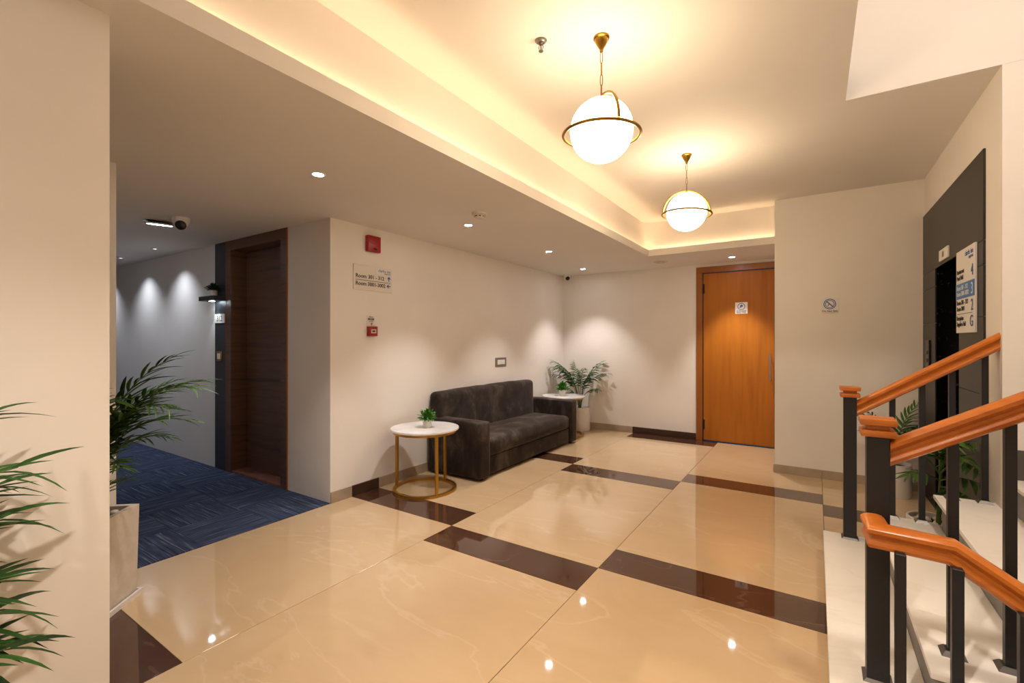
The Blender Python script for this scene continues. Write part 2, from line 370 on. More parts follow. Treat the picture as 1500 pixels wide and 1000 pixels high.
# ------------------------------------------------------------------ doors
d1 = thing('door_1', 'orange brown teak veneer door in the back wall with sign', 'door', (-1.427, VB, 0)); d1['kind'] = 'structure'
FW = 0.083; DW = 1.427 - 0.365
def frame(name, x0, x1, zt, w, y0, y1, material, par, xr=None):
    box('door_frame', x0, x0 + w, y0, y1, 0, zt - w, material, par, 0.002, 1)
    box('door_frame', x1 - w, x1, y0, y1, 0, zt - w, material, par, 0.002, 1)
    box('door_frame', x0, x1, y0, y1, zt - w, zt, material, par, 0.002, 1)
frame('f', 0, DW, 2.468, FW, -0.012, 0.10, 'teak_frame', d1)
box('shadow_gap', FW, FW + 0.012, 0.012, 0.03, 0, 2.385, 'black_plastic', d1)
box('shadow_gap', FW, DW - FW, 0.012, 0.03, 2.373, 2.385, 'blue_trim', d1)
leaf = box('door_leaf', FW + 0.012, DW - FW - 0.004, 0.004, 0.045, 0.016, 2.371, 'teak_veneer', d1, 0.002, 1)
box('bottom_seal', FW + 0.012, DW - FW - 0.004, 0.0, 0.05, 0.0, 0.015, 'blue_trim', d1)
for z in (0.237, 2.16):
    h = MB().box(FW - 0.004, FW + 0.03, -0.004, 0.006, z - 0.066, z + 0.066); h.build('hinge', 'black_plastic', d1)
    MB().lathe([(0.009, z - 0.066), (0.009, z + 0.066)], 10, FW + 0.008, -0.004).build('hinge_pin', 'black_plastic', d1)
hx = -0.502 + 1.427
hd = MB().lathe([(0.0, 0.905), (0.011, 0.905), (0.011, 1.255), (0.0, 1.255)], 14, hx, -0.05).build('handle', 'grey_metal', leaf, smooth=True)
for z in (0.95, 1.21): MB().tube([(hx, -0.05, z), (hx, 0.004, z)], 0.007, 8).build('handle_stud', 'grey_metal', leaf)

d2 = thing('door_2', 'dark walnut room door recessed in the corridor wall', 'door', (DX0, VC, 0)); d2['kind'] = 'structure'
DW2 = DX1 - DX0
for nm, t in (('door_frame', (0, 0.105, -0.010, 0.0, 0, 2.40)), ('door_frame', (DW2 - 0.105, DW2, -0.010, 0.0, 0, 2.40)), ('door_frame', (0, DW2, -0.010, 0.0, 2.40, HL)),
              ('jamb', (0.09, 0.105, 0.0, 0.16, 0, 2.40)), ('jamb', (DW2 - 0.105, DW2 - 0.09, 0.0, 0.16, 0, 2.40)), ('jamb', (0.105, DW2 - 0.105, 0.0, 0.16, 2.40, 2.415))):
    box(nm, *t, 'walnut', d2, 0.0015, 1)
box('edge_strip', -0.008, 0.0, -0.012, 0.0, 0, HL, 'teak_frame', d2); box('edge_strip', DW2, DW2 + 0.006, -0.012, 0.0, 0, HL, 'teak_frame', d2)
lf = box('door_leaf', 0.107, DW2 - 0.107, 0.15, 0.185, 0.03, 2.398, 'walnut', d2, 0.002, 1)
MB().lathe([(0, 0), (0.028, 0), (0.028, 0.01), (0.012, 0.014), (0.012, 0.05), (0.02, 0.055), (0.02, 0.075), (0, 0.075)], 16).build('door_knob', 'chrome', lf, True, None).matrix_basis = Matrix.Translation((DW2 - 0.16, 0.15, 1.02)) @ Matrix.Rotation(R(90), 4, 'X')
box('threshold', 0.105, DW2 - 0.105, -0.005, 0.16, 0.0, 0.028, 'threshold_stone', d2, 0.002, 1)
struct(box('trim_3', -5.628, DX0 - 0.009, VC - 0.008, VC, 0, HL, 'dark_laminate', None, 0.001, 1), 'charcoal laminate strip beside the walnut door')
d3 = thing('door_3', 'dark door frame far along the corridor wall', 'door', (-9.75, VC, 0)); d3['kind'] = 'structure'
box('door_frame', 0, 0.12, -0.012, 0.0, 0, HL, 'walnut', d3); box('door_frame', 0.92, 1.04, -0.012, 0.0, 0, HL, 'walnut', d3); box('door_frame', 0.12, 0.92, -0.012, 0.0, 2.40, HL, 'walnut', d3); box('door_leaf', 0.12, 0.92, -0.006, 0.0, 0.01, 2.40, 'walnut', d3)

# ------------------------------------------------------------------ lift front
lift = thing('lift_front', 'dark slate clad lift entrance with black opening', 'lift', (UEL, VBLK, 0), R(-90)); L = VBLK
PV1 = VBLK - 3.885                          # cladding width in local x
ox0, ox1 = VBLK - LV1, VBLK - LV0
zs = [0, 0.60, 1.10, 1.575, 1.885, 2.035]
def clad(x0, x1, z0, z1): box('slate_tile', x0 + 0.0015, x1 - 0.0015, -0.012, 0, z0 + 0.0015, z1 - 0.0015, 'slate_tile', lift, 0.001, 1)
for a, b_ in zip(zs, zs[1:]): clad(0.0, ox0, a, b_); clad(ox1, PV1, a, b_)
clad(0.0, PV1, 2.035, 2.588)
for x0, x1 in ((ox0, ox0 + 0.004), (ox1 - 0.004, ox1)): box('jamb', x0, x1, -0.004, 0.20, 0, LZ, 'black_granite', lift)
box('jamb', ox0, ox1, -0.004, 0.20, LZ - 0.004, LZ, 'black_granite', lift)
mid = (ox0 + ox1) / 2
for x0, x1 in ((ox0 + 0.005, mid - 0.002), (mid + 0.002, ox1 - 0.005)): box('lift_door', x0, x1, 0.14, 0.17, 0.01, LZ - 0.006, 'lift_door', lift, 0.002, 1)
ind = thing('floor_indicator', 'small white floor indicator plate above the lift opening', 'indicator', (UEL - 0.012, 4.866, 2.06), R(-90))
box('plate', -0.145, 0.145, -0.012, 0, 0, 0.088, 'white_plastic', ind, 0.002, 1); box('display', -0.022, 0.022, -0.014, -0.011, 0.022, 0.066, 'display_dark', ind)
cpn = thing('call_panel', 'black lift call panel on slate left of the opening', 'call panel', (UEL - 0.012, 5.47, 1.15), R(-90))
box('plate', -0.07, 0.07, -0.014, 0, 0, 0.28, 'black_plastic', cpn, 0.003, 1)
for z in (0.10, 0.17): MB().lathe([(0, 0), (0.016, 0), (0.016, 0.006), (0, 0.007)], 14).build('button', 'chrome', cpn).matrix_basis = Matrix.Translation((0, -0.014, z)) @ Matrix.Rotation(R(90), 4, 'X')
ds = thing('floor_directory', 'tall white floor directory sign with blue band by the lift', 'sign', (UEL - 0.013, 4.45, 1.48), R(-90))
dw, dh = 0.45, 0.564
box('board', 0, dw, -0.012, 0, 0, dh, 'sign_white', ds, 0.001, 1)
Y = -0.0125
box('blue_band', 0.001, dw - 0.001, -0.0145, -0.012, 0.232, 0.336, 'sign_blue', ds)
text('logo_text', 'clarks inn', 0.050, dw - 0.03, 0.508, 'ink_blue', ds, 'RIGHT', y=Y); text('logo_text', 'express', 0.034, dw - 0.03, 0.482, 'ink_blue', ds, 'RIGHT', y=Y)
for dg, z, c_ in (('4', 0.365, 'ink_blue'), ('3', 0.248, 'sign_white'), ('2', 0.142, 'ink_blue'), ('G', 0.040, 'ink_blue')): text('floor_number', dg, 0.105, dw - 0.022, z, c_, ds, 'RIGHT', y=Y - 0.002)
for s_, z, c_ in (('Restaurant', 0.405, 'ink_black'), ('Pearl Hall', 0.362, 'ink_black'), ('Room 301 - 312', 0.293, 'sign_white'), ('Room 3001-3002', 0.252, 'sign_white'), ('Room 201 - 212', 0.192, 'ink_black'), ('Room 2001', 0.150, 'ink_black'), ('Reception', 0.086, 'ink_black'), ('Sapphire Hall', 0.046, 'ink_black')):
    text('floor_text', s_, 0.042, 0.028, z, c_, ds, y=Y - 0.002, bold=0.0006)
box('rule_line', 0.03, dw - 0.06, -0.0145, -0.012, 0.127, 0.130, 'ink_black', ds)

# ------------------------------------------------------------------ signs and fittings on the walls
def wall_thing(name, label, cat, v, z, rz=R(90)): return thing(name, label, cat, (UW, v, z), rz)
t = wall_thing('fire_alarm_sounder', 'square red fire alarm sounder high on the sofa wall', 'alarm', 2.951, 2.27)
box('housing', -0.076, 0.076, -0.045, 0, 0, 0.152, 'red_plastic', t, 0.006, 2); box('lens', -0.012, 0.026, -0.048, -0.044, 0.02, 0.036, 'black_plastic', t); 
for k in range(3): box('grille_slot', -0.05, 0.05, -0.0465, -0.044, 0.075 + k*0.018, 0.081 + k*0.018, 'red_plastic', t)
t = wall_thing('direction_sign', 'clear wall sign pointing to the numbered rooms', 'sign', 2.738, 1.90)
box('board', 0, 0.46, -0.008, 0, 0, 0.235, 'sign_clear', t, 0.001, 1)
box('logo_plate', 0.255, 0.452, -0.0095, -0.008, 0.170, 0.228, 'sign_white', t)
Y = -0.0097
text('logo_text', 'clarks inn', 0.040, 0.440, 0.192, 'ink_blue', t, 'RIGHT', y=Y); text('logo_text', 'express', 0.026, 0.440, 0.174, 'ink_blue', t, 'RIGHT', y=Y)
text('sign_text', 'Room', 0.050, 0.022, 0.115, 'ink_black', t, y=Y + 0.001, bold=0.0008); text('sign_text', '301 - 312', 0.050, 0.165, 0.115, 'ink_black', t, y=Y + 0.001, bold=0.0008); text('sign_text', 'Room 3001-3002', 0.050, 0.022, 0.045, 'ink_black', t, y=Y + 0.001, bold=0.0008)
box('rule_line', 0.022, 0.44, -0.0095, -0.008, 0.092, 0.096, 'ink_black', t)
arrow('arrow', 0.420, 0.135, 0.05, R(90), 'ink_blue', t, y=-0.008); arrow('arrow', 0.415, 0.062, 0.05, R(180), 'ink_blue', t, y=-0.008)
t = wall_thing('alarm_notice', 'small white break glass notice above the red call point', 'notice', 2.892, 1.566)
box('card', 0, 0.10, -0.003, 0, 0, 0.10, 'sign_white', t); text('notice_text', 'Alarm', 0.022, 0.05, 0.080, 'ink_black', t, 'CENTER', y=-0.003); text('notice_text', 'BREAK', 0.026, 0.05, 0.056, 'ink_black', t, 'CENTER', y=-0.003, bold=0.001); text('notice_text', 'GLASS', 0.018, 0.05, 0.038, 'ink_black', t, 'CENTER', y=-0.003)
arrow('finger_mark', 0.056, 0.018, 0.028, R(90), 'red_plastic', t, y=-0.003)
t = wall_thing('alarm_call_point', 'red break glass fire alarm call point on the sofa wall', 'alarm', 2.942, 1.47)
box('housing', -0.05, 0.05, -0.04, 0, 0, 0.092, 'red_plastic', t, 0.005, 2); box('glass_panel', -0.03, 0.03, -0.0425, -0.039, 0.026, 0.064, 'cream_plastic', t); box('press_mark', -0.016, 0.016, -0.044, -0.042, 0.038, 0.052, 'ink_black', t)
t = wall_thing('switch_plate', 'grey rimmed switch plate on the wall above the sofa', 'switch', 5.114, 1.075)
box('rim', -0.128, 0.128, -0.010, 0, 0, 0.122, 'grey_metal', t, 0.003, 1); box('switch_panel', -0.085, 0.085, -0.013, -0.009, 0.03, 0.092, 'white_plastic', t, 0.001, 1); box('rocker', -0.01, 0.06, -0.016, -0.012, 0.036, 0.086, 'white_plastic', t, 0.001, 1)
t = thing('spitting_notice', 'white do not spit notice on the projecting wall', 'sign', (0.05, VBLK, 1.709))
box('card', 0, 0.147, -0.006, 0, 0, 0.153, 'sign_white', t, 0.001, 1)
ring_xz('prohibition_ring', 0.073, 0.092, 0.046, 0.054, 'ink_blue', t, -0.006); ring_xz('prohibition_ring', 0.073, 0.092, 0.034, 0.040, 'ink_blue', t, -0.006)
b = MB().poly([(0.040, 0.118), (0.047, 0.125), (0.106, 0.066), (0.099, 0.059)], -0.0075, -0.006); b.build('prohibition_bar', 'ink_blue', t)
b = MB().poly([(0.052, 0.073), (0.060, 0.073), (0.076, 0.098), (0.070, 0.102)], -0.0073, -0.006); b.build('figure_mark', 'ink_navy', t)
text('notice_text', 'Do Not Spit', 0.026, 0.0735, 0.012, 'ink_black', t, 'CENTER', y=-0.006, bold=0.0006)
t = thing('entry_notice', 'white authorised entry notice on the teak door', 'sign', (-0.921, VB + 0.004, 1.792))
box('card', 0, 0.152, -0.004, 0, 0, 0.155, 'sign_white', t)
ring_xz('notice_ring', 0.076, 0.097, 0.039, 0.047, 'ink_blue', t, -0.004)
b = MB().poly([(0.054, 0.075), (0.064, 0.115), (0.080, 0.125), (0.095, 0.112), (0.092, 0.090), (0.084, 0.100), (0.078, 0.075), (0.070, 0.098), (0.064, 0.075)], -0.0055, -0.004); b.build('hand_mark', 'ink_blue', t)
text('notice_text', 'Authorised', 0.026, 0.076, 0.030, 'ink_black', t, 'CENTER', y=-0.004, bold=0.0006); text('notice_text', 'Entry Only', 0.026, 0.076, 0.009, 'ink_black', t, 'CENTER', y=-0.004, bold=0.0006)
# corridor shelf, number plate, bell switch
VS = VC - 0.008
sh = thing('wall_shelf', 'small dark lit shelf beside the walnut door', 'shelf', (-5.47, VS, 1.862))
box('board', -0.24, 0.095, -0.13, 0, 0, 0.048, 'dark_laminate', sh, 0.002, 1); MB().lathe([(0, -0.003), (0.026, -0.003), (0.026, 0.002), (0, 0.002)], 16, -0.09, -0.06).build('led_lens', 'shelf_led', sh)
sl = bpy.data.lights.new('shelf_spot', 'SPOT'); sl.energy = 1.6; sl.color = (0.85, 0.93, 1.0); sl.spot_size = R(75); sl.spot_blend = 0.5; sl.shadow_soft_size = 0.012
so = link('shelf_spot', sl, sh, (-0.09, -0.06, -0.008))
npl = thing('room_number_plate', 'white number plate lit below the corridor shelf', 'sign', (-5.625, VS, 1.62))
box('plate', 0, 0.225, -0.006, 0, 0, 0.10, 'sign_white', npl, 0.001, 1); text('number_text', '312', 0.085, 0.112, 0.020, 'ink_black', npl, 'CENTER', y=-0.006, bold=0.0005)
bs = thing('bell_switch', 'cream bell switch with brass rim on charcoal strip', 'switch', (-5.52, VS, 1.20))
box('rim', -0.055, 0.055, -0.008, 0, 0, 0.105, 'gold_paint', bs, 0.002, 1); box('rocker', -0.034, 0.030, -0.012, -0.007, 0.022, 0.083, 'white_plastic', bs, 0.002, 1)

# ------------------------------------------------------------------ ceiling fittings
def downlight(u, v, z, label, watts, col, lens='lamp_lens', size=92, r=0.034, aim=None, lampname='downlight', blend=0.45, baffle=0.0):
    t = thing(lampname, label, 'downlight', (u, v, z), 0, 'recessed ceiling downlights')
    MB().lathe([(r, 0.0), (r, -0.003), (r + 0.006, -0.005), (r + 0.013, -0.003), (r + 0.014, 0.0)], 28, cap=False).build('trim_ring', 'white_plastic', t, True)
    MB().lathe([(0, -0.0035), (r, -0.003), (r, 0.0), (0, 0.0)], 28, cap=False).build('lens', lens, t)
    if baffle: MB().lathe([(r, 0), (r, -baffle), (r + 0.010, -baffle), (r + 0.012, 0)], 28, cap=False).build('collar', 'ceiling_paint', t, True)
    l = bpy.data.lights.new('downlight_spot', 'SPOT'); l.energy = watts; l.color = col; l.spot_size = R(size); l.spot_blend = blend; l.shadow_soft_size = 0.006 if baffle else 0.03
    link('downlight_spot', l, t, (0, 0, -0.007 if baffle else -0.012)); return t
for (u, v), lb in (((-2.694, 1.808), 'lit recessed downlight nearest the corridor carpet'), ((-2.709, 3.376), 'lit recessed downlight beside the smoke detector'), ((-2.699, 4.916), 'lit recessed downlight above the sofa seat'), ((-2.93, 6.40), 'lit recessed downlight by the corner camera'), ((-0.902, 6.55), 'lit recessed downlight in front of the teak door')):
    downlight(u, v, HL, lb, DOWN_W * (1.45 if u > -1 else 1.0), DOWN_C, size=74 if u > -1 else 86, blend=0.6)
for u in (-6.42, -7.50, -8.9):  # the deepest one is unseen, added to brighten the corridor
    downlight(u, 2.20, HL, {-6.42: 'corridor downlight nearest the walnut door', -7.50: 'middle corridor downlight behind the palm', -8.9: 'added corridor downlight out of view near the far dark door'}[u], CORR_W, CORR_C, size=112, r=0.020, blend=1.0, baffle=0.016, lens='corridor_lens')
downlight(-0.38, 0.20, HH, 'downlight in the raised ceiling above the picture before the cream wall', 60.0, (1.0, 0.85, 0.70), size=108, r=0.05, blend=0.5)
downlight(-0.95, -1.10, HH, 'added rear downlight in the raised ceiling outside the picture', 40.0, (1.0, 0.83, 0.66), size=130, r=0.05, blend=0.75)  # unseen lamp added behind the camera to lift the left wall and floor
sd = thing('smoke_detector', 'round cream smoke detector on the lower ceiling', 'smoke detector', (-2.37, 3.10, HL))
MB().lathe([(0, -0.022), (0.058, -0.022), (0.064, -0.012), (0.064, 0), (0, 0)], 28).build('base', 'cream_plastic', sd, True)
MB().lathe([(0, -0.05), (0.022, -0.049), (0.036, -0.043), (0.042, -0.034), (0.044, -0.022), (0, -0.022)], 28).build('sensor_head', 'cream_plastic', sd, True)
for k in range(8):
    a = k*math.pi/4; MB().box(-0.009, 0.009, 0.038, 0.0435, -0.036, -0.030).build('vent_slot', 'black_plastic', sd).rotation_euler = (0, 0, a)
cd = thing('ceiling_disc', 'flat round cream disc on the lower ceiling by the teak door', 'ceiling disc', (-1.775, 6.40, HL))
MB().lathe([(0, -0.010), (0.085, -0.010), (0.098, -0.004), (0.100, 0), (0, 0)], 32).build('plate', 'cream_plastic', cd, True); MB().lathe([(0.05, -0.012), (0.056, -0.012), (0.056, -0.009), (0.05, -0.009)], 28, cap=False).build('rim_groove', 'grey_metal', cd)
def dome_camera(name, label, loc, rz, s=1.0):
    t = thing(name, label, 'security camera', loc, rz)
    MB().lathe([(0, -0.042*s), (0.050*s, -0.042*s), (0.055*s, -0.03*s), (0.055*s, 0), (0, 0)], 28).build('housing', 'white_plastic', t, True)
    e = MB().lathe([(0, -0.035*s), (0.022*s, -0.033*s), (0.036*s, -0.024*s), (0.042*s, -0.008*s), (0.042*s, 0.012*s), (0, 0.02*s)], 24).build('eyeball', 'white_plastic', t, True); e.matrix_basis = Matrix.Translation((0, -0.016*s, -0.045*s)) @ Matrix.Rotation(R(-58), 4, 'X')
    l = MB().lathe([(0, -0.041*s), (0.020*s, -0.040*s), (0.032*s, -0.034*s), (0.034*s, -0.026*s), (0, -0.02*s)], 24).build('lens', 'black_plastic', t, True); l.matrix_basis = e.matrix_basis.copy()
    return t
dome_camera('dome_camera', 'white dome camera on the corridor ceiling', (-4.66, 1.79, HL), R(65), 1.25)
dome_camera('dome_camera', 'dark eyed camera in the ceiling corner above the palm', (-3.42, 6.86, HL), R(35), 1.0)
pl = thing('ceiling_lamp', 'tilted round white lamp hanging from the corridor ceiling beside the camera', 'ceiling lamp', (-4.98, 1.74, HL))
MB().lathe([(0, -0.002), (0.07, -0.002), (0.07, 0), (0, 0)], 28, -0.03, -0.05).build('opening', 'black_plastic', pl)
p_ = MB().lathe([(0.095, -0.006), (0.112, -0.004), (0.114, 0.004), (0.06, 0.012), (0, 0.012)], 32, cap=False).build('lamp_body', 'white_plastic', pl, True); p_.location = (0.01, 0.0, -0.024); p_.rotation_euler = (R(2.5), R(7.5), 0)
MB().lathe([(0, -0.007), (0.095, -0.006), (0.095, 0), (0, 0)], 32, cap=False).build('lens', 'corridor_lamp', p_)
MB().tube([(0.03, 0.06, -0.014), (0.03, 0.06, 0.0)], 0.004, 6).build('spring_clip', 'grey_metal', pl)
spk = thing('sprinkler', 'small metal ceiling sprinkler with red bulb', 'sprinkler', (-1.16, 2.03, HH))
MB().lathe([(0, -0.008), (0.020, -0.012), (0.030, -0.004), (0.031, 0), (0, 0)], 24).build('rosette', 'grey_metal', spk, True)
MB().lathe([(0, -0.022), (0.009, -0.022), (0.009, -0.006), (0, -0.006)], 12).build('body', 'grey_metal', spk)
for sx in (-1, 1): MB().tube([(sx*0.008, 0, -0.02), (sx*0.013, 0, -0.036), (sx*0.003, 0, -0.052)], 0.002, 6).build('yoke_arm', 'grey_metal', spk)
MB().lathe([(0, -0.048), (0.003, -0.046), (0.003, -0.024), (0, -0.022)], 8).build('glass_bulb', 'red_plastic', spk)
MB().lathe([(0, -0.056), (0.012, -0.056), (0.013, -0.053), (0, -0.052)], 16).build('deflector', 'grey_metal', spk)

# ------------------------------------------------------------------ pendants
def pendant(u, v, hoop, label, tilt=(0, 0)):
    t = thing('globe_pendant', label, 'pendant lamp', (u, v, HH), 0, 'globe pendant lamps'); zc = 2.478 - HH; r = 0.155; rr = 0.190
    MB().lathe([(0.0, 0), (0.040, 0), (0.040, -0.008), (0.034, -0.012), (0.034, -0.018), (0.022, -0.040), (0.009, -0.062), (0.009, -0.072), (0, -0.074)], 28).build('canopy', 'brass', t, True)
    ztop = zc + r; zz = -0.072; k = 0; ch = MB(); n = 4; seg = (zz - (ztop + 0.018)) / n
    for k in range(n):
        z0 = zz - k*seg; z1 = z0 - seg*1.12; w = 0.0065; pts = []
        for q in range(14):
            a = 2*math.pi*q/14; xx = w*math.cos(a); yy = (z0+z1)/2 + (z0-z1)/2*math.sin(a); pts.append((xx, 0, yy) if k % 2 == 0 else (0, xx, yy))
        MB().tube(pts, 0.0021, 6, True).build('chain_link', 'brass', t)
    MB().lathe([(0, ztop + 0.022), (0.007, ztop + 0.02), (0.010, ztop + 0.008), (0.022, ztop + 0.001), (0.026, ztop - 0.006), (0, ztop - 0.006)], 20).build('holder', 'brass', t, True)
    g_ = MB().lathe([(r*math.sin(math.pi*i/24), zc - r*math.cos(math.pi*i/24)) for i in range(25)], 40, cap=False).build('glass_globe', 'globe_glass', t, True)
    rg = MB().tube([(rr*math.cos(2*math.pi*i/56), rr*math.sin(2*math.pi*i/56), 0) for i in range(56)], 0.0078, 8, True).build('ring', 'brass', t, True); rg.location = (0, 0, zc - 0.02); rg.rotation_euler = (tilt[0], tilt[1], 0)
    pts = []; z0 = zc - 0.02; hgt = (ztop + 0.016) - z0
    for i in range(29):
        a = math.pi*i/28; pts.append((rr*math.cos(a)*math.cos(hoop), rr*math.cos(a)*math.sin(hoop), z0 + hgt*math.sin(a)))
    MB().tube(pts, 0.0074, 8).build('hoop', 'brass', t, True)
    return t
pendant(-0.895, 2.175, R(-43), 'white globe pendant with brass ring nearest the sprinkler', (R(2), R(2)))
pendant(-0.880, 3.935, R(28), 'white globe pendant with brass ring nearest the teak door', (R(-1), R(3)))
slp = thing('stair_light', 'round flush light on the stairwell ceiling', 'ceiling light', (1.0, 1.5, ZT))
MB().lathe([(0, -0.05), (0.15, -0.05), (0.20, -0.03), (0.21, 0), (0, 0)], 32).build('lens', 'stair_lens', slp, True); MB().lathe([(0.21, -0.02), (0.225, -0.02), (0.225, 0), (0.21, 0)], 32, cap=False).build('rim', 'white_plastic', slp)

# ------------------------------------------------------------------ sofa
def cushion(name, x0, x1, y0, y1, z0, z1, bev, parent, puff=0.0, seg=3, cuts=8, shear=0.0, wob=0.006):
    b = MB().box(x0, x1, y0, y1, z0, z1); bm = b.bm
    bmesh.ops.bevel(bm, geom=list(bm.edges), offset=bev, segments=seg, profile=0.5, affect='EDGES')
    big = [e for e in bm.edges if e.calc_length() > 0.12]
    bmesh.ops.subdivide_edges(bm, edges=big, cuts=cuts, use_grid_fill=True)
    cx, cy, cz = (x0+x1)/2, (y0+y1)/2, (z0+z1)/2; rnd = random.Random(hash(name) % 1000 if False else len(name)*7)
    ph = [rnd.uniform(0, 6) for _ in range(4)]
    for v in bm.verts:
        p = v.co; a = max(0, 1 - ((p.x-cx)/((x1-x0)/2))**2); d = max(0, 1 - ((p.y-cy)/((y1-y0)/2))**2); c = max(0, 1 - ((p.z-cz)/((z1-z0)/2))**2)
        w = wob * (math.sin(7*p.y + ph[0]) * math.sin(9*p.x + ph[1]) + 0.6*math.sin(17*p.y + ph[2] + 5*p.z))
        if p.z > cz: p.z += puff*a*d + w*a*d
        if p.x > cx: p.x += (puff*0.6*c*d + w*c*d)
        p.x += shear * (p.z - z0)
    return b.build(name, 'velvet', parent, True)
sf = thing('sofa', 'dark brown velvet three seater sofa against the left wall', 'sofa', (-3.16, 4.80, 0))
X0, X1, Y0, Y1 = -0.37, 0.36, -1.12, 1.115
cushion('arm', X0 + 0.02, X1, Y0, Y0 + 0.175, 0.025, 0.595, 0.022, sf, 0.004, 3, 6)
cushion('arm', X0 + 0.02, X1, Y1 - 0.175, Y1, 0.025, 0.595, 0.022, sf, 0.004, 3, 6)
cushion('base', X0 + 0.02, X1 - 0.035, Y0 + 0.177, Y1 - 0.177, 0.03, 0.212, 0.012, sf, 0.0, 2, 6, wob=0.003)
cushion('seat_cushion', X0 + 0.10, X1 - 0.02, Y0 + 0.178, Y1 - 0.178, 0.214, 0.395, 0.05, sf, 0.022, 4, 14)
cushion('backrest', X0, X0 + 0.165, Y0 + 0.03, Y1 - 0.20, 0.20, 0.865, 0.055, sf, 0.012, 4, 12, shear=-0.015)
for x in (X0 + 0.08, X1 - 0.06):
    for y in (Y0 + 0.09, Y1 - 0.09): MB().lathe([(0.022, 0), (0.026, 0.027)], 12, x, y).build('foot', 'black_plastic', sf)

# ------------------------------------------------------------------ side tables
def side_table(u, v, rz, label):
    t = thing('side_table', label, 'side table', (u, v, 0), rz, 'round side tables by the sofa')
    MB().lathe([(0, 0.572), (0.315, 0.572), (0.325, 0.578), (0.326, 0.588), (0.322, 0.595), (0, 0.595)], 56).build('table_top', 'table_marble', t, True)
    n = 56; rb = 0.288
    def flat_ring(nm, r0, r1, z0, z1): MB().lathe([(r0, z0), (r1, z0), (r1, z1), (r0, z1), (r0, z0)], n, cap=False).build(nm, 'gold_paint', t)
    flat_ring('base_ring', rb - 0.014, rb + 0.014, 0.0, 0.022); flat_ring('top_ring', rb - 0.012, rb + 0.012, 0.550, 0.572)
    for a in (R(203), R(-25), R(90)):
        l = MB().box(-0.013, 0.013, -0.013, 0.013, 0.022, 0.55).bevel(0.002, 1).build('leg', 'gold_paint', t); l.location = (rb*math.cos(a), rb*math.sin(a), 0); l.rotation_euler = (0, 0, a)
    return t
side_table(-3.14, 3.25, 0, 'round white topped gold side table at the near end of the sofa')
side_table(-3.19, 6.275, R(-2), 'round white topped gold side table between sofa and corner palm')

# ------------------------------------------------------------------ plants
def leaf_verts(bm, M, length, width, droop, nseg=5, twist=0.0, tip=1.6):
    rows = []
    for i in range(nseg + 1):
        s_ = i / nseg; w = width * (0.25 + 0.75*math.sin(min(1, s_*1.9 + 0.12) * math.pi/2)) * (1 - s_**2.2) ** 0.75 if s_ < 1 else 0.0004
        z = -droop * length * s_ ** tip; y = length * s_ * (1 - 0.25*droop*s_)
        rows.append([bm.verts.new(M @ Vector((-w/2, y, z + w*0.22))), bm.verts.new(M @ Vector((0, y, z))), bm.verts.new(M @ Vector((w/2, y, z + w*0.22)))])
    for a, b in zip(rows, rows[1:]):
        bm.faces.new((a[0], a[1], b[1], b[0])); bm.faces.new((a[1], a[2], b[2], b[1]))
def frame_m(p, d, nrm):
    d = d.normalized(); x = d.cross(nrm).normalized(); z = x.cross(d).normalized()
    return Matrix(((x.x, d.x, z.x, p.x), (x.y, d.y, z.y, p.y), (x.z, d.z, z.z, p.z), (0, 0, 0, 1)))
LEAFMESH = {}
def leaf_mesh(width, droop, material, k):
    key = (round(width, 3), round(droop, 2), material)
    if key not in LEAFMESH:
        b = MB(); leaf_verts(b.bm, Matrix.Identity(4), 1.0, width, droop); me = bpy.data.meshes.new('leaflet'); b.bm.to_mesh(me); b.bm.free()
        me.materials.append(MATS[material]); me.polygons.foreach_set('use_smooth', [True]*len(me.polygons)); LEAFMESH[key] = me
    return LEAFMESH[key]
